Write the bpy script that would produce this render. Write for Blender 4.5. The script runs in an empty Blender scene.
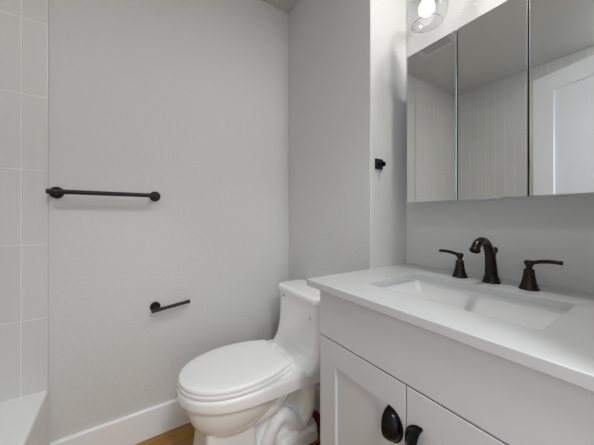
import bpy, bmesh, math, random
from mathutils import Vector, Matrix
random.seed(7)
S = bpy.context.scene
COL = S.collection
PI = math.pi

# ------------------------------------------------------------------ camera, world, exposure
CAM_H = 1.0824
cam_d = bpy.data.cameras.new('camera')
cam = bpy.data.objects.new('camera', cam_d)
COL.objects.link(cam)
cam.location = (0, 0, CAM_H)
cam.rotation_euler = (PI / 2, 0, -math.radians(33.3547))
cam_d.sensor_fit = 'HORIZONTAL'
cam_d.sensor_width = 36
cam_d.lens = 259.86 / 594 * 36
cam_d.shift_y = -(222.5 - 217.81) / 594
cam_d.clip_start = 0.01
S.camera = cam

W = bpy.data.worlds.new('world')
S.world = W
W.use_nodes = True
bg = W.node_tree.nodes['Background']
bg.inputs[0].default_value = (0.93, 0.965, 1.0, 1)
bg.inputs[1].default_value = 1.2

BULB = 3.0             # strength of the vanity lamp bulbs
FILL_VANITY = 145.0      # added fill lamp over the vanity, out of view
FILL_TUB = 100.0         # added fill lamp over the tub's near end, out of view
HALL_FILL_W = 19.0          # added unseen fill light beyond the doorway
hl = bpy.data.lights.new('hall_fill', 'AREA')
hl.shape = 'DISK'
hl.size = 0.4
hl.energy = HALL_FILL_W
hl.color = (0.97, 0.985, 1.0)
ho = bpy.data.objects.new('hall_fill', hl)
COL.objects.link(ho)
ho.location = (0.2, -0.7, 2.35)
S.view_settings.view_transform = 'Standard'
S.view_settings.look = 'None'
S.view_settings.gamma = 1
S.view_settings.use_curve_mapping = False
S.view_settings.exposure = 0.21
S.cycles.use_denoising = True
S.cycles.max_bounces = 12
S.cycles.diffuse_bounces = 8
S.cycles.transparent_max_bounces = 16
S.cycles.caustics_reflective = False
S.cycles.sample_clamp_indirect = 4.0

# ------------------------------------------------------------------ main dimensions (metres)
XC, YP, XB, YA = 0.9032, 0.7808, 1.1653, 1.4760     # chase face, chase return, vanity wall, back wall
XF, X0, XD, H = 0.5552, 1.0330, -1.0231, 2.4396     # counter front, mirror plane, tub wall, ceiling
XT, ZT, ZBB = -0.2705, 0.3669, 0.142                # tub apron, tub rim height, baseboard height
ZC = 0.858                                          # counter top
YE = -0.02                                          # wall with the doorway

# ------------------------------------------------------------------ materials
def mat(name, color, rough=0.5, metal=0.0, spec=0.5, coat=0.0):
    m = bpy.data.materials.new(name)
    m.use_nodes = True
    b = m.node_tree.nodes['Principled BSDF']
    b.inputs['Base Color'].default_value = (*color, 1)
    b.inputs['Roughness'].default_value = rough
    b.inputs['Metallic'].default_value = metal
    b.inputs['Specular IOR Level'].default_value = spec
    b.inputs['Coat Weight'].default_value = coat
    b.inputs['Coat Roughness'].default_value = 0.05
    return m

def nodes(m):
    return m.node_tree.nodes, m.node_tree.links, m.node_tree.nodes['Principled BSDF']

def add_bump(m, scale, strength, dist=0.002, detail=4, stretch=(1, 1, 1)):
    n, l, b = nodes(m)
    tc = n.new('ShaderNodeTexCoord')
    mp = n.new('ShaderNodeMapping')
    mp.inputs['Scale'].default_value = stretch
    no = n.new('ShaderNodeTexNoise')
    no.inputs['Scale'].default_value = scale
    no.inputs['Detail'].default_value = detail
    bu = n.new('ShaderNodeBump')
    bu.inputs['Strength'].default_value = strength
    bu.inputs['Distance'].default_value = dist
    l.new(tc.outputs['Object'], mp.inputs['Vector'])
    l.new(mp.outputs['Vector'], no.inputs['Vector'])
    l.new(no.outputs['Fac'], bu.inputs['Height'])
    l.new(bu.outputs['Normal'], b.inputs['Normal'])
    return bu

M = {}
M['wall'] = mat('painted_drywall', (0.635, 0.637, 0.63), 0.55, spec=0.35)
add_bump(M['wall'], 85, 0.45, 0.004, 3)
M['ceiling'] = mat('ceiling_paint', (0.55, 0.55, 0.535), 0.8)
add_bump(M['ceiling'], 70, 0.3, 0.003, 3)
M['trim'] = mat('white_trim_paint', (0.83, 0.85, 0.88), 0.4)
M['door'] = mat('white_door_paint', (0.84, 0.87, 0.91), 0.4)
M['cabinet'] = mat('grey_white_lacquer', (0.63, 0.645, 0.66), 0.45)
M['counter'] = mat('white_quartz', (0.60, 0.605, 0.61), 0.25)
M['sink'] = mat('sink_porcelain', (0.74, 0.745, 0.75), 0.32)
M['ceramic'] = mat('toilet_ceramic', (0.90, 0.905, 0.905), 0.10, coat=0.4)
M['plastic'] = mat('toilet_seat_plastic', (0.90, 0.905, 0.905), 0.22)
M['tub'] = mat('tub_enamel', (0.82, 0.825, 0.825), 0.15, coat=0.3)
M['black'] = mat('matte_black_metal', (0.007, 0.007, 0.007), 0.38, spec=0.35)
M['bronze'] = mat('oiled_bronze', (0.030, 0.024, 0.020), 0.27, metal=0.85)
M['pull'] = mat('dark_bronze_pull', (0.010, 0.009, 0.009), 0.22, metal=0.7)
M['chrome'] = mat('chrome', (0.75, 0.76, 0.77), 0.08, metal=1)
M['mirror'] = mat('mirror_glass', (0.88, 0.89, 0.885), 0.01, metal=1)
M['mirror_edge'] = mat('mirror_edge', (0.72, 0.78, 0.80), 0.12, metal=0.9)
M['dark'] = mat('dark_gap', (0.02, 0.02, 0.022), 0.6)
M['case'] = mat('cabinet_case', (0.70, 0.71, 0.71), 0.35)
M['edge_trim'] = mat('satin_edge_trim', (0.72, 0.72, 0.71), 0.35, metal=0.2)
M['red'] = mat('dark_red_rough', (0.16, 0.006, 0.012), 0.95)
add_bump(M['red'], 400, 0.8, 0.004)
M['grille'] = mat('fan_grille', (0.62, 0.62, 0.61), 0.5)

# oak plank floor
m = mat('oak_planks', (0.3, 0.18, 0.07), 0.42)
n, l, b = nodes(m)
tc = n.new('ShaderNodeTexCoord')
br = n.new('ShaderNodeTexBrick')
br.offset = 0.37
br.inputs['Scale'].default_value = 1
br.inputs['Brick Width'].default_value = 1.2
br.inputs['Row Height'].default_value = 0.17
br.inputs['Mortar Size'].default_value = 0.0012
br.inputs['Color1'].default_value = (0.42, 0.225, 0.044, 1)
br.inputs['Color2'].default_value = (0.33, 0.17, 0.030, 1)
br.inputs['Mortar'].default_value = (0.09, 0.045, 0.015, 1)
mp = n.new('ShaderNodeMapping')
mp.inputs['Scale'].default_value = (2.2, 26, 26)
no = n.new('ShaderNodeTexNoise')
no.inputs['Scale'].default_value = 2.0
no.inputs['Detail'].default_value = 7
no.inputs['Distortion'].default_value = 0.6
rp = n.new('ShaderNodeValToRGB')
rp.color_ramp.elements[0].position = 0.3
rp.color_ramp.elements[0].color = (0.62, 0.55, 0.48, 1)
rp.color_ramp.elements[1].position = 0.75
rp.color_ramp.elements[1].color = (1.25, 1.2, 1.15, 1)
mx = n.new('ShaderNodeMix')
mx.data_type = 'RGBA'
mx.blend_type = 'MULTIPLY'
mx.inputs[0].default_value = 1
l.new(tc.outputs['Object'], br.inputs['Vector'])
l.new(tc.outputs['Object'], mp.inputs['Vector'])
l.new(mp.outputs['Vector'], no.inputs['Vector'])
l.new(no.outputs['Fac'], rp.inputs['Fac'])
l.new(br.outputs['Color'], mx.inputs[6])
l.new(rp.outputs['Color'], mx.inputs[7])
l.new(mx.outputs[2], b.inputs['Base Color'])
M['floor'] = m

# stacked vertical tiles: 'axis' is the horizontal axis of the wall, (h0, z0) a tile corner
def tile_mat(name, axis, h0, z0, tw=0.078, th=0.303):
    m = mat(name, (0.6, 0.6, 0.58), 0.42, spec=0.4)
    n, l, b = nodes(m)
    tc = n.new('ShaderNodeTexCoord')
    sp = n.new('ShaderNodeSeparateXYZ')
    l.new(tc.outputs['Object'], sp.inputs[0])
    cb = n.new('ShaderNodeCombineXYZ')
    for src, dst, off in ((axis, 0, h0), ('Z', 1, z0)):
        a = n.new('ShaderNodeMath')
        a.operation = 'SUBTRACT'
        a.inputs[1].default_value = off
        l.new(sp.outputs[src], a.inputs[0])
        l.new(a.outputs[0], cb.inputs[dst])
    br = n.new('ShaderNodeTexBrick')
    br.offset = 0
    br.squash = 1
    br.inputs['Scale'].default_value = 1
    br.inputs['Brick Width'].default_value = tw
    br.inputs['Row Height'].default_value = th
    br.inputs['Mortar Size'].default_value = 0.0018
    br.inputs['Mortar Smooth'].default_value = 0.3
    br.inputs['Color1'].default_value = (0.655, 0.655, 0.64, 1)
    br.inputs['Color2'].default_value = (0.625, 0.625, 0.61, 1)
    br.inputs['Mortar'].default_value = (0.82, 0.82, 0.80, 1)
    l.new(cb.outputs[0], br.inputs['Vector'])
    l.new(br.outputs['Color'], b.inputs['Base Color'])
    # hand-made glaze: slow waves running up each tile
    mp = n.new('ShaderNodeMapping')
    mp.inputs['Scale'].default_value = (46, 46, 4)
    no = n.new('ShaderNodeTexNoise')
    no.inputs['Scale'].default_value = 1
    no.inputs['Detail'].default_value = 1.5
    l.new(tc.outputs['Object'], mp.inputs['Vector'])
    l.new(mp.outputs['Vector'], no.inputs['Vector'])
    b1 = n.new('ShaderNodeBump')
    b1.inputs['Strength'].default_value = 0.35
    b1.inputs['Distance'].default_value = 0.006
    l.new(no.outputs['Fac'], b1.inputs['Height'])
    b2 = n.new('ShaderNodeBump')
    b2.inputs['Strength'].default_value = 0.5
    b2.inputs['Distance'].default_value = 0.002
    b2.invert = True
    l.new(br.outputs['Fac'], b2.inputs['Height'])
    l.new(b1.outputs['Normal'], b2.inputs['Normal'])
    l.new(b2.outputs['Normal'], b.inputs['Normal'])
    return m
M['tile_back'] = tile_mat('stacked_tile_back', 'X', XT, ZT)
M['tile_left'] = tile_mat('stacked_tile_side', 'Y', YA - 0.008, ZT)

# thin clear glass of the lamp globes
m = bpy.data.materials.new('clear_globe_glass')
m.use_nodes = True
n, l = m.node_tree.nodes, m.node_tree.links
n.remove(n['Principled BSDF'])
out = n['Material Output']
tr = n.new('ShaderNodeBsdfTransparent')
tr.inputs[0].default_value = (0.985, 0.988, 0.99, 1)
gl = n.new('ShaderNodeBsdfGlossy')
gl.inputs['Roughness'].default_value = 0.03
lw = n.new('ShaderNodeLayerWeight')
lw.inputs['Blend'].default_value = 0.25
mr = n.new('ShaderNodeMath')
mr.operation = 'MULTIPLY'
mr.inputs[1].default_value = 0.5
ms = n.new('ShaderNodeMixShader')
l.new(lw.outputs['Facing'], mr.inputs[0])
l.new(mr.outputs[0], ms.inputs[0])
l.new(tr.outputs[0], ms.inputs[1])
l.new(gl.outputs[0], ms.inputs[2])
l.new(ms.outputs[0], out.inputs[0])
M['glass'] = m
M['glass_lip'] = mat('thick_glass_lip', (0.82, 0.84, 0.85), 0.08)
M['glass_lip'].node_tree.nodes['Principled BSDF'].inputs['Alpha'].default_value = 0.45

m = bpy.data.materials.new('lit_bulb')
m.use_nodes = True
n, l = m.node_tree.nodes, m.node_tree.links
n.remove(n['Principled BSDF'])
em = n.new('ShaderNodeEmission')
em.inputs[0].default_value = (1.0, 0.965, 0.90, 1)
em.inputs[1].default_value = BULB
l.new(em.outputs[0], n['Material Output'].inputs[0])
M['bulb'] = m

def lens(name, e):  # glowing face of the added ceiling fill lamps
    m = bpy.data.materials.new(name)
    m.use_nodes = True
    n, l = m.node_tree.nodes, m.node_tree.links
    n.remove(n['Principled BSDF'])
    em = n.new('ShaderNodeEmission')
    em.inputs[0].default_value = (1.0, 0.985, 0.955, 1)
    em.inputs[1].default_value = e
    l.new(em.outputs[0], n['Material Output'].inputs[0])
    return m
M['fill_lens_vanity'] = lens('fill_lamp_vanity', FILL_VANITY)
M['fill_lens_tub'] = lens('fill_lamp_tub', FILL_TUB)

# ------------------------------------------------------------------ helpers
def finish(name, bm, m, parent=None, smooth=False, bevel=0, seg=2, angle=30, shade=None):
    bmesh.ops.recalc_face_normals(bm, faces=bm.faces)
    me = bpy.data.meshes.new(name)
    bm.to_mesh(me)
    bm.free()
    if smooth:
        for p in me.polygons:
            p.use_smooth = True
        if shade:
            me.set_sharp_from_angle(angle=math.radians(shade))
    o = bpy.data.objects.new(name, me)
    COL.objects.link(o)
    me.materials.append(m)
    if bevel:
        bv = o.modifiers.new('bevel', 'BEVEL')
        bv.width = bevel
        bv.segments = seg
        bv.limit_method = 'ANGLE'
        bv.angle_limit = math.radians(angle)
        bv.harden_normals = False
    if parent:
        o.parent = parent
        o.matrix_parent_inverse = Matrix.Translation(-parent.location) if parent.type == 'EMPTY' else Matrix.Identity(4)
    return o

def box(bm, x0, x1, y0, y1, z0, z1):
    vs = [bm.verts.new((x, y, z)) for z in (z0, z1) for y in (y0, y1) for x in (x0, x1)]
    for f in ((0, 1, 3, 2), (4, 6, 7, 5), (0, 4, 5, 1), (2, 3, 7, 6), (0, 2, 6, 4), (1, 5, 7, 3)):
        bm.faces.new([vs[i] for i in f])
    return vs

def boxo(name, x0, x1, y0, y1, z0, z1, m, parent=None, bevel=0, seg=2):
    bm = bmesh.new()
    box(bm, x0, x1, y0, y1, z0, z1)
    return finish(name, bm, m, parent, bevel=bevel, seg=seg)

def loft(bm, rings, cap0=True, cap1=True, closed=True):
    R = [[bm.verts.new(p) for p in r] for r in rings]
    k = len(R[0])
    for a, b2 in zip(R, R[1:]):
        for i in range(k if closed else k - 1):
            j = (i + 1) % k
            bm.faces.new((a[i], a[j], b2[j], b2[i]))
    if cap0:
        bm.faces.new(R[0])
    if cap1:
        bm.faces.new(R[-1])
    return R

def frame_of(d):
    d = d.normalized()
    up = Vector((0, 0, 1)) if abs(d.z) < 0.95 else Vector((1, 0, 0))
    a = d.cross(up).normalized()
    return a, a.cross(d).normalized()

def circ(c, d, r, n=20, ry=None):
    a, b2 = frame_of(Vector(d))
    c = Vector(c)
    ry = r if ry is None else ry
    return [c + a * (r * math.cos(2 * PI * i / n)) + b2 * (ry * math.sin(2 * PI * i / n)) for i in range(n)]

def lathe(bm, base, d, prof, n=24):
    """prof: (radius, distance along d)"""
    base, d = Vector(base), Vector(d).normalized()
    loft(bm, [circ(base + d * t, d, max(r, 1e-4), n) for r, t in prof])

def tube(bm, pts, radii, n=16, ry=None, sub=6):
    P = [Vector(p) for p in pts]
    if not isinstance(radii, (list, tuple)):
        radii = [radii] * len(P)
    Q, R = [], []
    if len(P) > 2:                       # Catmull-Rom through the points
        for i in range(len(P) - 1):
            p0, p1, p2, p3 = P[max(i - 1, 0)], P[i], P[i + 1], P[min(i + 2, len(P) - 1)]
            for s in range(sub):
                t = s / sub
                Q.append(0.5 * ((2 * p1) + (p2 - p0) * t + (2 * p0 - 5 * p1 + 4 * p2 - p3) * t * t + (3 * p1 - p0 - 3 * p2 + p3) * t ** 3))
                R.append(radii[i] * (1 - t) + radii[i + 1] * t)
        Q.append(P[-1]); R.append(radii[-1])
    else:
        Q, R = P, list(radii)
    rings, a = [], None
    for i, q in enumerate(Q):
        d = (Q[min(i + 1, len(Q) - 1)] - Q[max(i - 1, 0)]).normalized()
        if a is None:
            a, _ = frame_of(d)
        a = (a - d * a.dot(d)).normalized()
        b2 = d.cross(a)
        rings.append([q + a * (R[i] * math.cos(2 * PI * k / n)) + b2 * (R[i] * math.sin(2 * PI * k / n)) for k in range(n)])
    loft(bm, rings)

def rrect(x0, x1, y0, y1, r, z, n=6):
    pts = []
    for cx, cy, a0 in ((x1 - r, y1 - r, 0), (x0 + r, y1 - r, PI / 2), (x0 + r, y0 + r, PI), (x1 - r, y0 + r, 1.5 * PI)):
        for i in range(n + 1):
            a = a0 + PI / 2 * i / n
            pts.append(Vector((cx + r * math.cos(a), cy + r * math.sin(a), z)))
    return pts

def thing(name, label, cat, loc, group=None):
    o = bpy.data.objects.new(name, None)
    o.empty_display_size = 0.05
    COL.objects.link(o)
    o.location = loc
    return tag(o, label, cat, group)

def tag(o, label, cat, group=None):
    o['label'] = label
    o['category'] = cat
    if group:
        o['group'] = group
    return o

def struct(o):
    o['kind'] = 'structure'
    return o

# ------------------------------------------------------------------ the setting
T = 0.12
HALL = -1.4
struct(boxo('floor', XD - T, XB + T, HALL, YA + T, -0.08, 0, M['floor']))
struct(boxo('ceiling', XD - T, XB + T, YE - T, YA + T, H, H + 0.08, M['ceiling']))
struct(boxo('wall_back', XD - T, XB + T, YA, YA + T, 0, H, M['wall']))
struct(boxo('wall_right', XB, XB + T, YE - T, YA, 0, H, M['wall']))
struct(boxo('wall_left', XD - T, XD, YE - T, YA, 0, H, M['wall']))
struct(boxo('wall_chase', XC, XB, YP, YA, 0, H, M['wall'], bevel=0.004))
DX0, DX1, DH = -0.125, 0.535, 2.05
bm = bmesh.new()
box(bm, XD, DX0, YE - T, YE, 0, H)
box(bm, DX1, XB, YE - T, YE, 0, H)
box(bm, DX0, DX1, YE - T, YE, DH, H)
struct(finish('wall_front', bm, M['wall']))
bm = bmesh.new()
for y0, y1 in ((YE - T - 0.014, YE - T),):
    box(bm, DX0 - 0.06, DX0, y0, y1, 0, DH + 0.06)
    box(bm, DX1, DX1 + 0.06, y0, y1, 0, DH + 0.06)
    box(bm, DX0, DX1, y0, y1, DH, DH + 0.06)
struct(finish('trim_1', bm, M['trim'], bevel=0.002))

# tile faces above the tub: end wall (seen on the left) and long wall (seen in the mirror)
struct(boxo('wall_back_tile', XD, XT - 0.003, YA - 0.008, YA, ZT, H, M['tile_back']))
struct(boxo('wall_left_tile', XD, XD + 0.008, YE, YA - 0.008, ZT, H, M['tile_left']))
struct(boxo('trim_2', XT - 0.003, XT, YA - 0.0095, YA, ZT, H, M['edge_trim'], bevel=0.0006))

def baseboard(name, pts):
    """pts: plan corners of one straight run (x0,x1,y0,y1) plus the outward side"""
    x0, x1, y0, y1, side = pts
    bm = bmesh.new()
    t, c = 0.014, 0.006
    prof = [(0, 0), (t, 0), (t, ZBB - c), (t - c * 0.6, ZBB), (0, ZBB)]
    if side == '-Y':
        rings = [[Vector((x, y1 - a, z)) for a, z in prof] for x in (x0, x1)]
    else:
        rings = [[Vector((x1 - a, y, z)) for a, z in prof] for y in (y0, y1)]
    loft(bm, rings)
    return struct(finish(name, bm, M['trim']))
baseboard('baseboard_back', (XT + 0.004, XC - 0.014, YA - 0.014, YA, '-Y'))
baseboard('baseboard_chase', (XC - 0.014, XC, YP, YA, '-X'))

# the door, standing open into the room (seen only in the mirror)
hx, hy = -0.112, YE + 0.012
ex, ey = -0.292, 0.603
L = math.hypot(ex - hx, ey - hy)
ang = math.atan2(ey - hy, ex - hx)
door = bpy.data.objects.new('door_1', None)
COL.objects.link(door)
door.location = (hx, hy, 0)
door.rotation_euler = (0, 0, ang)
struct(door)
def local(o):
    o.parent = door
    o.matrix_parent_inverse = Matrix.Identity(4)
    return o
dt = 0.035
bm = bmesh.new()                  # local: +x along the leaf, +y is the back face, -y faces the vanity
st = 0.112
zb0 = 0.012
box(bm, 0, st, 0, dt, zb0, 2.03)
box(bm, L - st, L, 0, dt, zb0, 2.03)
box(bm, st, L - st, 0, dt, zb0, 0.20)
box(bm, st, L - st, 0, dt, 2.03 - st, 2.03)
local(finish('door_frame', bm, M['door']))
bm = bmesh.new()
box(bm, st - 0.005, L - st + 0.005, 0.010, dt - 0.010, 0.195, 2.03 - st + 0.005)
local(finish('door_panel', bm, M['door']))
for z in (0.25, 1.02, 1.82):
    bm = bmesh.new()
    lathe(bm, (-0.004, dt / 2, z - 0.045), (0, 0, 1), [(0.006, 0), (0.006, 0.09)], 12)
    local(finish('hinge', bm, M['black'], smooth=True, shade=40))

# ------------------------------------------------------------------ bathtub
bm = bmesh.new()
x0, x1, y0, y1 = XD + 0.001, XT, YE + 0.001, YA - 0.001
def ring(dx, z, r):
    return rrect(x0 + dx[0], x1 - dx[1], y0 + dx[2], y1 - dx[3], r, z, 12)
rings = [ring((0, 0, 0, 0), 0.0, 0.003), ring((0, 0, 0, 0), ZT - 0.010, 0.003), ring((0.002, 0.003, 0.002, 0.001), ZT - 0.003, 0.004),
         ring((0.006, 0.010, 0.006, 0.001), ZT, 0.006),
         ring((0.055, 0.105, 0.09, 0.125), ZT, 0.14), ring((0.064, 0.114, 0.10, 0.136), ZT - 0.012, 0.14),
         ring((0.10, 0.14, 0.16, 0.18), 0.12, 0.13), ring((0.15, 0.18, 0.22, 0.23), 0.075, 0.12)]
loft(bm, rings)
tub = finish('bathtub', bm, M['tub'], smooth=True, shade=18)
tag(tub, 'white alcove bathtub below the vertical tiles at the left', 'bathtub')

# ------------------------------------------------------------------ wall fittings
def flange(name, parent, c, r, m, t=0.009):
    bm = bmesh.new()
    lathe(bm, c, (0, -1, 0), [(r, 0), (r, t - 0.003), (r - 0.003, t), (0.0005, t)], 32)
    return finish(name, bm, m, parent, smooth=True, shade=40)

tb = thing('towel_bar', 'long black towel bar on round wall mounts beside the tiled tub', 'towel bar', (-0.062, YA, 1.19))
OFF = 0.06
for x in (-0.244, 0.121):
    flange('mounting_flange', tb, (x, YA, 1.189), 0.0245, M['black'])
    bm = bmesh.new()
    lathe(bm, (x, YA - 0.008, 1.189), (0, -1, 0), [(0.0085, 0), (0.0085, OFF - 0.008)], 20)
    finish('post', bm, M['black'], tb, smooth=True, shade=40)
bm = bmesh.new()
lathe(bm, (-0.266, YA - OFF, 1.189), (1, 0, 0), [(0.0085, 0), (0.0095, 0.001), (0.0095, 0.403), (0.0085, 0.404)], 24)
finish('bar', bm, M['black'], tb, smooth=True, shade=40)

tp = thing('toilet_paper_holder', 'short black open-arm toilet paper holder low on wall above toilet', 'toilet paper holder', (0.122, YA, 0.64))
flange('mounting_flange', tp, (0.122, YA, 0.64), 0.023, M['black'])
bm = bmesh.new()
lathe(bm, (0.122, YA - 0.008, 0.64), (0, -1, 0), [(0.008, 0), (0.008, 0.042)], 20)
finish('post', bm, M['black'], tp, smooth=True, shade=40)
a0, a1 = Vector((0.102, YA - 0.05, 0.6315)), Vector((0.270, YA - 0.05, 0.6515))
bm = bmesh.new()
lathe(bm, a0, a1 - a0, [(0.0075, 0), (0.0085, 0.001), (0.0085, (a1 - a0).length)], 20)
arm = finish('arm', bm, M['black'], tp, smooth=True, shade=40)
bm = bmesh.new()
lathe(bm, a1, a1 - a0, [(0.0085, 0), (0.0105, 0.0005), (0.0105, 0.005), (0.009, 0.006)], 20)
finish('end_cap', bm, M['black'], tp, smooth=True, shade=40)

rh = thing('robe_hook', 'small square black robe hook on the narrow wall beside the mirror', 'hook', (0.955, YP, 1.324))
boxo('mounting_plate', 0.931, 0.979, YP - 0.007, YP, 1.302, 1.348, M['black'], rh, bevel=0.0015)
bm = bmesh.new()
box(bm, 0.949, 0.965, YP - 0.032, YP - 0.006, 1.313, 1.327)
box(bm, 0.949, 0.965, YP - 0.032, YP - 0.026, 1.313, 1.332)
finish('peg', bm, M['black'], rh)

# ------------------------------------------------------------------ toilet
CY = 1.108
toilet = thing('toilet', 'white one-piece elongated toilet between the back wall and the vanity', 'toilet', (0.5, CY, 0))

def deck_half(x):
    xt, xw, w = 0.168, 0.43, 0.184
    if x < xw:
        u = min(1, (xw - x) / (xw - xt))
        return w * (1 - u ** 2.15) ** 0.52
    return w

def plan(xt, xw, w, xe, we, r_end, z, power=2.15, n=18, taper=None):
    """elongated outline: tip at xt, widest w at xw, rear edge at xe with half width we"""
    xs, half = [], []
    for i in range(n + 1):
        t = i / n
        x = xw - (xw - xt) * math.cos(t * PI / 2)
        u = (xw - x) / (xw - xt)
        xs.append(x); half.append(w * max(0.0, 1 - u ** power) ** (1 / power))
    for i in range(1, 9):
        t = i / 8
        x = xw + (xe - r_end - xw) * t
        xs.append(x); half.append(w + (we + 0.0 - w) * t ** 2.2)
    for i in range(1, 7):
        a = PI / 2 * i / 6
        xs.append(xe - r_end + r_end * math.sin(a)); half.append(we - r_end + r_end * math.cos(a))
    up = [Vector((x, CY + h2, z)) for x, h2 in zip(xs, half)]
    dn = [Vector((x, CY - h2, z)) for x, h2 in zip(xs, half)][::-1]
    return up + dn[:-1] if half[0] < 1e-6 else up + dn

bm = bmesh.new()
# rim band and the shelf running back to the tank
def deck(inset, z):
    return plan(0.168 + inset, 0.43, 0.184 - inset, 0.885, 0.184 - inset, 0.03, z)
def slope(r):                      # underside drops towards the tank
    return [Vector((p.x, p.y, p.z - 0.030 * max(0, (p.x - 0.2)) / 0.6)) for p in r]
loft(bm, [slope(deck(0.010, 0.360)), slope(deck(0.002, 0.364)), deck(0.0, 0.375), deck(0.0, 0.398), deck(0.006, 0.407)])
# bowl
def bowl(xt, xe, w, z):
    xm = xt + (xe - xt) * 0.5
    return plan(xt, xm, w, xe, w * 0.62, min(0.05, w * 0.4), z, power=2.2)
keys = [(0.285, 0.49, 0.065, 0.198), (0.262, 0.525, 0.095, 0.211), (0.236, 0.562, 0.123, 0.236), (0.213, 0.603, 0.144, 0.270),
        (0.197, 0.645, 0.158, 0.310), (0.189, 0.68, 0.1655, 0.348), (0.187, 0.70, 0.167, 0.378)]
prof = []
for q in range(len(keys) - 1):
    p0, p1, p2, p3 = keys[max(q - 1, 0)], keys[q], keys[q + 1], keys[min(q + 2, len(keys) - 1)]
    for k in range(4):
        t = k / 4
        prof.append([0.5 * (2 * b_ + (c_ - a_) * t + (2 * a_ - 5 * b_ + 4 * c_ - d_) * t * t + (3 * b_ - a_ - 3 * c_ + d_) * t ** 3) for a_, b_, c_, d_ in zip(p0, p1, p2, p3)])
loft(bm, [bowl(*p) for p in prof + [keys[-1]]])
# pedestal foot
def ped(x0_, x1_, w, z, r=0.03):
    return rrect(x0_, x1_, CY - w, CY + w, r, z, 5)
loft(bm, [ped(0.215, 0.475, 0.118, 0), ped(0.217, 0.475, 0.118, 0.012), ped(0.244, 0.468, 0.102, 0.10, 0.02), ped(0.262, 0.464, 0.095, 0.24, 0.02)])
# core behind the pedestal
loft(bm, [ped(0.44, 0.795, 0.055, 0), ped(0.44, 0.795, 0.055, 0.15), ped(0.44, 0.80, 0.07, 0.36)])
# rear foot
loft(bm, [ped(0.565, 0.800, 0.108, 0, 0.035), ped(0.568, 0.797, 0.106, 0.055, 0.04), ped(0.580, 0.788, 0.095, 0.078, 0.04)])
# trapway relief on both flanks
for s in (-1, 1):
    y = CY + s * 0.076
    tube(bm, [(0.495, y, 0.0), (0.522, y, 0.085), (0.558, y, 0.152), (0.600, y, 0.180), (0.636, y, 0.160), (0.664, y, 0.122), (0.700, y, 0.106), (0.733, y, 0.135), (0.745, y, 0.21), (0.745, y, 0.37)],
         [0.031, 0.031, 0.031, 0.031, 0.031, 0.031, 0.031, 0.033, 0.034, 0.034], 16)
    # bowl outlet shoulder above the trapway
    tube(bm, [(0.645, y, 0.37), (0.612, y, 0.305), (0.550, y, 0.252), (0.450, y, 0.228)], [0.034, 0.036, 0.036, 0.034], 16)
# tank with its front sweeping forward into the shelf
def tank(xf, w, z, r=0.05):
    pts = []
    xb = 0.888
    for p in rrect(xf, xb, CY - 0.012 - w, CY - 0.012 + w, r, z, 8):
        k = 1 - ((p.y - CY + 0.012) / w) ** 2
        if p.x < xf + r + 0.001:
            p.x -= 0.008 * k
        pts.append(p)
    return pts
loft(bm, [tank(0.640, 0.184, 0.385, 0.05), tank(0.645, 0.185, 0.402, 0.05), tank(0.668, 0.187, 0.418, 0.05), tank(0.688, 0.188, 0.445, 0.05),
          tank(0.703, 0.190, 0.48, 0.05), tank(0.713, 0.193, 0.53, 0.05), tank(0.719, 0.197, 0.59, 0.05), tank(0.721, 0.200, 0.682, 0.05)])
body = finish('ceramic_body', bm, M['ceramic'], smooth=True)
rm = body.modifiers.new('remesh', 'REMESH')
rm.mode = 'VOXEL'
rm.voxel_size = 0.0038
rm.use_smooth_shade = True
sm = body.modifiers.new('smooth', 'SMOOTH')
sm.factor = 0.5
sm.iterations = 3
dg = bpy.context.evaluated_depsgraph_get()
dg.update()
me = bpy.data.meshes.new_from_object(body.evaluated_get(dg))
body.modifiers.clear()
body.data = me
body.parent = toilet
body.matrix_parent_inverse = Matrix.Translation(-toilet.location)

# tank lid
bm = bmesh.new()
def lid(i, z):
    pts = []
    w = 0.203 - i
    cy = CY - 0.012
    for p in rrect(0.708 + i, 0.897 - i, cy - w, cy + w, 0.055, z, 8):
        if p.x < 0.78:
            p.x -= 0.010 * (1 - ((p.y - cy) / w) ** 2)
        pts.append(p)
    return pts
loft(bm, [lid(0.003, 0.6835), lid(0, 0.686), lid(0, 0.709), lid(0.003, 0.7145), lid(0.010, 0.717), lid(0.03, 0.7185)])
finish('tank_lid', bm, M['ceramic'], toilet, smooth=True, shade=50)

# seat ring and closed cover
def seat_plan(i, z):
    return plan(0.171 + i, 0.415, 0.178 - i, 0.618 - i, 0.138 - i, 0.024, z, power=2.1)
bm = bmesh.new()
def hole(i, z):
    return plan(0.245 - i, 0.40, 0.105 + i, 0.53 + i, 0.075 + i, 0.03, z, power=2.1)
rings = [seat_plan(0.002, 0.4115), seat_plan(0, 0.4130), seat_plan(0, 0.4220), seat_plan(0.002, 0.4235), hole(0.003, 0.4235), hole(0, 0.422), hole(0, 0.4115)]
R = loft(bm, rings, False, False)
for i in range(len(R[0])):
    j = (i + 1) % len(R[0])
    bm.faces.new((R[-1][i], R[-1][j], R[0][j], R[0][i]))
finish('seat', bm, M['plastic'], toilet, smooth=True, shade=45)
bm = bmesh.new()
def cover(i, z):
    return plan(0.174 + i, 0.415, 0.176 - i, 0.614 - i, 0.136 - i * 0.9, 0.024, z, power=2.1)
loft(bm, [cover(0.002, 0.4285), cover(0, 0.4300), cover(0, 0.4400), cover(0.002, 0.4430), cover(0.007, 0.4455), cover(0.03, 0.4475), cover(0.06, 0.4485)])
finish('seat_cover', bm, M['plastic'], toilet, smooth=True, shade=50)
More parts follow.
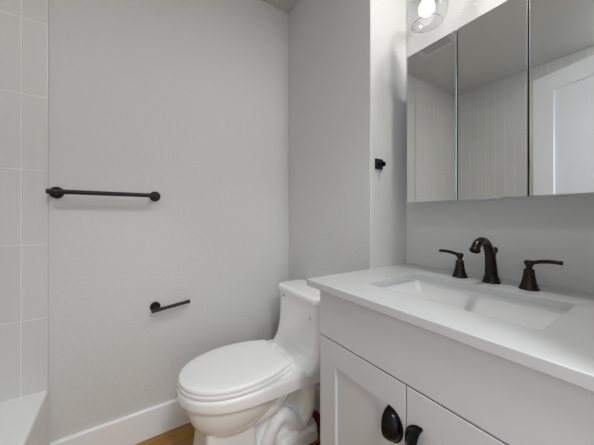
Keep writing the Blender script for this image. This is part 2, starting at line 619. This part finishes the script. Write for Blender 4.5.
for s in (-1, 1):
    bm = bmesh.new()
    loft(bm, [rrect(0.606, 0.645, CY + s * 0.072 - 0.022, CY + s * 0.072 + 0.022, 0.010, z, 4) for z in (0.402, 0.436)] +
             [rrect(0.609, 0.642, CY + s * 0.072 - 0.019, CY + s * 0.072 + 0.019, 0.010, 0.440, 4)])
    finish('seat_hinge', bm, M['plastic'], toilet, smooth=True, shade=45)
# trip lever at the far front corner of the tank, small maker's mark on its face
lv = bpy.data.objects.new
bm = bmesh.new()
lathe(bm, (0.722, 1.218, 0.664), (-1, 0.2, 0), [(0.0095, 0), (0.0095, 0.006), (0.006, 0.008), (0.006, 0.014)], 16)
tl = finish('trip_lever', bm, M['chrome'], toilet, smooth=True, shade=40)
tl['label'] = 'chrome flush lever'
bm = bmesh.new()
lathe(bm, (0.7155, 0.974, 0.612), (-1, 0, 0), [(0.0065, 0), (0.0065, 0.003), (0.004, 0.004)], 12)
mk = finish('tank_badge', bm, M['chrome'], toilet, smooth=True, shade=40)
mk['label'] = 'tiny grey dot on the tank front'
for s in (-1, 1):
    bm = bmesh.new()
    lathe(bm, (0.69, CY + s * 0.082, 0.088), (0, 0, 1), [(0.016, 0), (0.015, 0.008), (0.009, 0.014), (0.001, 0.016)], 16)
    finish('bolt_cap', bm, M['plastic'], toilet, smooth=True)

# thin dark red patch on the floor between toilet and vanity
bm = bmesh.new()
def patch_ring(i, z):                # L-shaped: cut out round the toilet foot
    return [Vector((x, y, z)) for x, y in ((0.70 + i, 0.757 + i), (0.888 - i, 0.757 + i), (0.888 - i, 1.152 - i), (0.807 + i, 1.152 - i), (0.807 + i, 0.986 - i), (0.70 + i, 0.986 - i))]
loft(bm, [patch_ring(0.003, 0.001), patch_ring(0, 0.003), patch_ring(0, 0.007), patch_ring(0.004, 0.010)])
tag(finish('red_floor_patch', bm, M['red']), 'dark red patch on the floor round the toilet foot, beside the vanity', 'mat')

# ------------------------------------------------------------------ vanity
VL, VR, VF = 0.725, 0.045, 0.575
MID = 0.3865
van = thing('vanity_cabinet', 'light grey shaker vanity cabinet with two doors under the white counter', 'cabinet', (0.87, MID, 0))
bm = bmesh.new()
xb = XB - 0.002
zt_ = 0.8335
f = VF + 0.020
box(bm, f, xb, VL - 0.018, VL - 0.001, 0.0, zt_)
box(bm, f, xb, VR + 0.001, VR + 0.018, 0.0, zt_)
box(bm, xb - 0.012, xb, VR + 0.018, VL - 0.018, 0.0, zt_)
box(bm, f, xb - 0.012, VR + 0.018, VL - 0.018, 0.09, 0.108)
box(bm, f + 0.06, f + 0.075, VR + 0.018, VL - 0.018, 0.0, 0.09)
finish('carcass', bm, M['cabinet'], van)
bm = bmesh.new()
box(bm, f, f + 0.018, VR + 0.018, VL - 0.018, 0.645, 0.700)
box(bm, f, f + 0.018, MID - 0.02, MID + 0.02, 0.108, 0.645)
finish('face_frame', bm, M['dark'], van)
boxo('false_drawer_front', VF, f, VR, VL, 0.6742, zt_ - 0.001, M['cabinet'], van, bevel=0.0012)

def shaker(y0, y1, hinge_left):
    d = bmesh.new()
    z0, z1, sw = 0.10, 0.6695, 0.079
    # frame with a mitred chamfer down to the recessed panel
    def r4(x, i):
        return [Vector((x, a, z)) for a, z in ((y0 + i, z0 + i), (y1 - i, z0 + i), (y1 - i, z1 - i), (y0 + i, z1 - i))]
    rings = [r4(f - 0.001, 0), r4(VF + 0.0012, 0), r4(VF, 0.0012), r4(VF, sw), r4(VF + 0.009, sw + 0.002)]
    loft(d, rings)
    return finish('door', d, M['cabinet'], van)
doors = [shaker(MID + 0.0018, VL - 0.0005, True), shaker(VR + 0.0005, MID - 0.0018, False)]

def cup_pull(parent, ys, sgn):
    """half-dome cup pull turned upright: straight open side at y=ys, bulge towards sgn*y"""
    bm = bmesh.new()
    zc_, hl, dp, pr = 0.549, 0.041, 0.041, 0.026
    K, J = 24, 10
    def pt(th, ph, off=0.0):
        # th runs along the D outline from tip to tip, ph from the flange over the dome to the open lip
        q = max(0.0, math.sin(th)) ** 0.85
        return Vector((VF - 0.003 - (pr - off) * q * math.sin(ph), ys + sgn * (dp - off) * q * max(0.0, math.cos(ph)) ** 0.9, zc_ + (hl - off) * math.cos(th)))
    grids = []
    for off in (0.0, 0.0025):
        grids.append([[bm.verts.new(pt(PI * i / K, PI / 2 * j / J, off)) for i in range(K + 1)] for j in range(J + 1)])
    for g in grids:
        for j in range(J):
            for i in range(K):
                bm.faces.new((g[j][i], g[j][i + 1], g[j + 1][i + 1], g[j + 1][i]))
    for i in range(K):
        for row in (0, J):
            bm.faces.new((grids[0][row][i], grids[0][row][i + 1], grids[1][row][i + 1], grids[1][row][i]))
    # flange rim following the D outline
    fl = []
    for i in range(K + 1):
        th = PI * i / K
        base = pt(th, 0)
        outw = Vector((0, sgn * math.sin(th), math.cos(th)))
        fl.append([bm.verts.new(p) for p in (Vector((VF, base.y, base.z)) + outw * 0.0035, Vector((VF - 0.0035, base.y, base.z)) + outw * 0.0035,
                                              Vector((VF - 0.0045, base.y, base.z)) - outw * 0.002, Vector((VF, base.y, base.z)) - outw * 0.002)])
    for a, b2 in zip(fl, fl[1:]):
        for i in range(4):
            j = (i + 1) % 4
            bm.faces.new((a[i], a[j], b2[j], b2[i]))
    o = finish('cup_pull', bm, M['pull'], parent, smooth=True, shade=50)
    o['label'] = 'dark bronze cup pull turned upright'
    return o
cup_pull(doors[0], MID + 0.051, -1)
cup_pull(doors[1], MID - 0.044, 1)

# counter with the basin cut-out
SX0, SX1, SY0, SY1 = 0.690, 0.984, 0.165, 0.615
bm = bmesh.new()
CL, CR = YP - 0.0005, YE + 0.001
outer = [Vector((x, y, ZC)) for x, y in ((XF, CR), (XB - 0.001, CR), (XB - 0.001, CL), (XF, CL))]
inner = rrect(SX0, SX1, SY0, SY1, 0.016, ZC, 6)
eds = []
for loop in (outer, inner):
    vs = [bm.verts.new(p) for p in loop]
    eds += [bm.edges.new((vs[i], vs[(i + 1) % len(vs)])) for i in range(len(vs))]
bmesh.ops.triangle_fill(bm, use_beauty=True, edges=eds)
top = list(bm.faces)
ex_ = bmesh.ops.extrude_face_region(bm, geom=top)
for v in [g for g in ex_['geom'] if isinstance(g, bmesh.types.BMVert)]:
    v.co.z -= 0.024
counter = finish('countertop', bm, M['counter'], bevel=0.0022, seg=2, angle=40)
tag(counter, 'white quartz countertop with a rectangular basin cut-out on the vanity', 'countertop')

sink = thing('sink_basin', 'white rectangular undermount sink basin below the dark faucet', 'sink', ((SX0 + SX1) / 2, MID, 0.70))
bm = bmesh.new()
def sr(ix, iy, z, r, iy1=None):
    return rrect(SX0 + ix, SX1 - ix, SY0 + iy, SY1 - (iy if iy1 is None else iy1), r, z, 6)
rings = [sr(-0.02, -0.02, 0.8335, 0.03), sr(-0.004, -0.004, 0.8335, 0.020), sr(-0.003, -0.003, 0.828, 0.020), sr(0.004, 0.006, 0.806, 0.020),
         sr(0.012, 0.022, 0.795, 0.022), sr(0.06, 0.10, 0.748, 0.03), sr(0.08, 0.14, 0.738, 0.03), sr(0.12, 0.19, 0.733, 0.03),
         sr(0.12, 0.19, 0.722, 0.03), sr(0.07, 0.09, 0.732, 0.03), sr(-0.002, 0.008, 0.790, 0.03), sr(-0.02, -0.02, 0.818, 0.03)]
R = loft(bm, rings[:8], False, True)
R2 = loft(bm, rings[8:], True, False)
k = len(R[0])
for i in range(k):
    j = (i + 1) % k
    bm.faces.new((R2[-1][i], R2[-1][j], R[0][j], R[0][i]))
finish('basin', bm, M['sink'], sink, smooth=True, shade=40)
bm = bmesh.new()
lathe(bm, (0.845, MID, 0.7335), (0, 0, 1), [(0.022, 0), (0.022, 0.002), (0.017, 0.003), (0.016, 0.001), (0.014, 0.001), (0.010, 0.004), (0.001, 0.005)], 24)
dr = finish('drain', bm, M['bronze'], sink, smooth=True, shade=40)
dr['label'] = 'dark bronze drain'

# ------------------------------------------------------------------ faucet set
FX = 1.062
FY = 0.3835
sp = thing('basin_faucet', 'dark bronze arched basin faucet between the two lever handles', 'faucet', (FX, FY, ZC))
bm = bmesh.new()
lathe(bm, (FX, FY, ZC), (0, 0, 1), [(0.027, 0), (0.0275, 0.004), (0.025, 0.007), (0.0225, 0.010), (0.0235, 0.014), (0.022, 0.019), (0.0195, 0.022)], 28)
finish('base', bm, M['bronze'], sp, smooth=True, shade=50)
bm = bmesh.new()
tube(bm, [(FX, FY, 0.876), (FX - 0.002, FY, 0.905), (FX - 0.008, FY, 0.940), (FX - 0.020, FY, 0.972), (FX - 0.046, FY, 0.998), (FX - 0.076, FY, 1.0055), (FX - 0.106, FY, 0.998), (FX - 0.124, FY, 0.980)],
     [0.0195, 0.0180, 0.0160, 0.0145, 0.0135, 0.0130, 0.0128, 0.0130], 22)
spout = finish('spout', bm, M['bronze'], sp, smooth=True, shade=60)
bm = bmesh.new()
tip = Vector((FX - 0.1235, FY, 0.9805))
lathe(bm, tip, (-0.50, 0, -0.86), [(0.0135, -0.002), (0.0158, 0.001), (0.0158, 0.005), (0.0135, 0.008), (0.0115, 0.008), (0.011, 0.004)], 24)
finish('aerator', bm, M['bronze'], sp, smooth=True, shade=50)
bm = bmesh.new()
lathe(bm, (FX + 0.030, FY, ZC), (0, 0, 1), [(0.006, 0), (0.006, 0.004), (0.0035, 0.005), (0.0035, 0.095), (0.005, 0.100), (0.0085, 0.106), (0.0085, 0.114), (0.005, 0.120), (0.0005, 0.121)], 16)
finish('lift_rod', bm, M['bronze'], sp, smooth=True, shade=60)

def tap(y, sgn, label):
    t = thing('faucet_handle', label, 'faucet handle', (FX - 0.004, y, ZC), 'lever handles of the basin faucet')
    x = FX - 0.004
    bm = bmesh.new()
    lathe(bm, (x, y, ZC), (0, 0, 1), [(0.0255, 0), (0.026, 0.004), (0.0235, 0.007), (0.0225, 0.010), (0.0195, 0.020), (0.0165, 0.034), (0.0145, 0.048), (0.0135, 0.058), (0.0145, 0.0605), (0.0125, 0.063), (0.008, 0.065),
                                      (0.0075, 0.071), (0.0100, 0.0745), (0.0125, 0.080), (0.0125, 0.086), (0.0095, 0.0905), (0.001, 0.092)], 26)
    finish('bell_base', bm, M['bronze'], t, smooth=True, shade=60)
    bm = bmesh.new()
    P = [(0.000, 0.083, 0.0070), (0.012, 0.0855, 0.0068), (0.026, 0.090, 0.0070), (0.044, 0.0925, 0.0082), (0.060, 0.0930, 0.0088), (0.073, 0.0925, 0.0080), (0.076, 0.0923, 0.0060)]
    rings = []
    for d, z, w in P:
        tz = 0.0062 if d < 0.02 else 0.0060
        rings.append([Vector((x + w * math.cos(a), y + sgn * d, ZC + z + tz * math.sin(a))) for a in [2 * PI * i / 16 for i in range(16)]])
    loft(bm, rings)
    finish('lever', bm, M['bronze'], t, smooth=True, shade=60)
tap(0.484, 1, 'dark bronze lever handle on the far side of the faucet, nearer the toilet')
tap(0.281, -1, 'dark bronze lever handle on the near side of the faucet, farther from the toilet')

# ------------------------------------------------------------------ mirrored wall cabinet
ZM0, ZM1 = 1.149, 1.788
mc = thing('mirror_cabinet', 'frameless three-door mirrored wall cabinet above the vanity', 'mirror cabinet', (1.10, 0.38, ZM0))
boxo('case', X0 + 0.022, XB - 0.001, 0.073, 0.687, ZM0 + 0.001, ZM1 - 0.001, M['case'], mc)
boxo('gasket', X0 + 0.0195, X0 + 0.022, 0.085, 0.675, ZM0 + 0.01, ZM1 - 0.01, M['dark'], mc)
seams = [0.689, 0.4832, 0.2772, 0.0712]
for a, b2 in zip(seams, seams[1:]):
    y1_, y0_ = a - (0.0032 if a < 0.68 else 0), b2 + (0.0012 if b2 > 0.08 else 0)
    bm = bmesh.new()
    bv = 0.0012
    def r4(x, i):
        return [Vector((x, y, z)) for y, z in ((y0_ + i, ZM0 + i), (y1_ - i, ZM0 + i), (y1_ - i, ZM1 - i), (y0_ + i, ZM1 - i))]
    R = loft(bm, [r4(X0 + 0.0195, 0), r4(X0 + 0.003, 0), r4(X0 + 0.0008, 0), r4(X0, bv)])
    o = finish('mirror_door', bm, M['mirror'], mc)
    o.data.materials.append(M['mirror_edge'])
    o.data.materials.append(M['dark'])
    for p in o.data.polygons:
        if abs(p.normal.x) < 0.98 or p.center.x > X0 + 0.01:
            p.material_index = 2 if p.center.x > X0 + 0.003 else 1

# ------------------------------------------------------------------ vanity lamp: clear globes on a bar above the mirror
LX, LZ, LR = 1.020, 1.924, 0.078
lamp = thing('vanity_light', 'wall lamp with clear glass globe shades above the mirror cabinet', 'lamp', (XB, 0.38, 2.12))
boxo('backplate', XB - 0.022, XB - 0.001, 0.08, 0.68, 2.075, 2.165, M['black'], lamp, bevel=0.003)
for y in (0.592, 0.382, 0.172):
    bm = bmesh.new()
    tube(bm, [(XB - 0.022, y, 2.12), (XB - 0.06, y, 2.125), (LX + 0.03, y, 2.118), (LX, y, 2.085), (LX, y, 2.035)], 0.007, 12)
    finish('arm', bm, M['black'], lamp, smooth=True, shade=60)
    bm = bmesh.new()
    lathe(bm, (LX, y, 2.04), (0, 0, -1), [(0.012, 0), (0.026, 0.004), (0.026, 0.020), (0.020, 0.024), (0.019, 0.058), (0.001, 0.060)], 24)
    so = finish('socket', bm, M['black'], lamp, smooth=True, shade=50)
    # glass: open at the bottom, neck at the socket; double wall
    bm = bmesh.new()
    t0, t1 = 0.36, PI - 0.78
    prof = [(LR * math.sin(t0 + (t1 - t0) * i / 22), LZ + LR * math.cos(t0 + (t1 - t0) * i / 22)) for i in range(23)]
    inn = [(r - 0.0022, z) for r, z in prof][::-1]
    rings = [[Vector((LX + r * math.cos(2 * PI * k / 40), y + r * math.sin(2 * PI * k / 40), z)) for k in range(40)] for r, z in prof + inn]
    R = loft(bm, rings, False, False)
    for i in range(40):
        j = (i + 1) % 40
        bm.faces.new((R[-1][i], R[-1][j], R[0][j], R[0][i]))
    zr, rr_ = LZ + LR * math.cos(t1), LR * math.sin(t1)      # rolled lip round the open bottom
    tor = [[Vector((LX + (rr_ + 0.0022 * math.cos(b_)) * math.cos(2 * PI * k / 40), y + (rr_ + 0.0022 * math.cos(b_)) * math.sin(2 * PI * k / 40), zr + 0.0022 * math.sin(b_))) for k in range(40)] for b_ in [2 * PI * q / 8 for q in range(9)]]
    gs = finish('globe_shade', bm, M['glass'], lamp, smooth=True, shade=50)
    bm = bmesh.new()
    loft(bm, tor, False, False)
    finish('lip', bm, M['glass_lip'], gs, smooth=True)
    bm = bmesh.new()
    lathe(bm, (LX, y, 1.982), (0, 0, -1), [(0.013, 0), (0.014, 0.008), (0.020, 0.022), (0.027, 0.034), (0.0300, 0.046), (0.0295, 0.056), (0.025, 0.066), (0.016, 0.0735), (0.006, 0.0765), (0.0005, 0.077)], 24)
    finish('bulb', bm, M['bulb'], so, smooth=True)

# ------------------------------------------------------------------ extractor fan on the ceiling (seen in the mirror)
fan = thing('exhaust_fan', 'square exhaust fan grille on the ceiling, seen in the left mirror', 'fan', (0.09, 1.10, H))
fx0, fx1, fy0, fy1 = -0.05, 0.23, 0.963, 1.245
bm = bmesh.new()
loft(bm, [rrect(fx0, fx1, fy0, fy1, 0.012, H - 0.0005, 4), rrect(fx0, fx1, fy0, fy1, 0.012, H - 0.005, 4), rrect(fx0 + 0.004, fx1 - 0.004, fy0 + 0.004, fy1 - 0.004, 0.010, H - 0.008, 4)])
finish('grille', bm, M['grille'], fan)
bm = bmesh.new()
for i in range(9):
    x = fx0 + 0.045 + i * 0.0237
    box(bm, x, x + 0.006, fy0 + 0.04, fy1 - 0.04, H - 0.0085, H - 0.0079)
finish('slot', bm, M['dark'], fan)

# ------------------------------------------------------------------ ceiling fill lamps added above the frame to brighten the room
def fill_downlight(x, y, m, label):
    t = thing('fill_light', label, 'fill light', (x, y, H), 'added fill lights in the ceiling')
    bm = bmesh.new()
    rings = [circ((x, y, z), (0, 0, 1), r, 32) for r, z in ((0.090, H - 0.0003), (0.090, H - 0.004), (0.086, H - 0.007), (0.074, H - 0.007), (0.072, H - 0.003))]
    loft(bm, rings)
    finish('trim_ring', bm, M['trim'], t, smooth=True, shade=40)
    bm = bmesh.new()
    lathe(bm, (x, y, H - 0.0032), (0, 0, -1), [(0.071, 0), (0.071, 0.002), (0.066, 0.003)], 32)
    finish('lens', bm, m, t)
fill_downlight(0.92, 0.20, M['fill_lens_vanity'], 'added round ceiling fill light over the vanity counter')
fill_downlight(-0.62, 0.14, M['fill_lens_tub'], 'added round ceiling fill light over the bathtub')
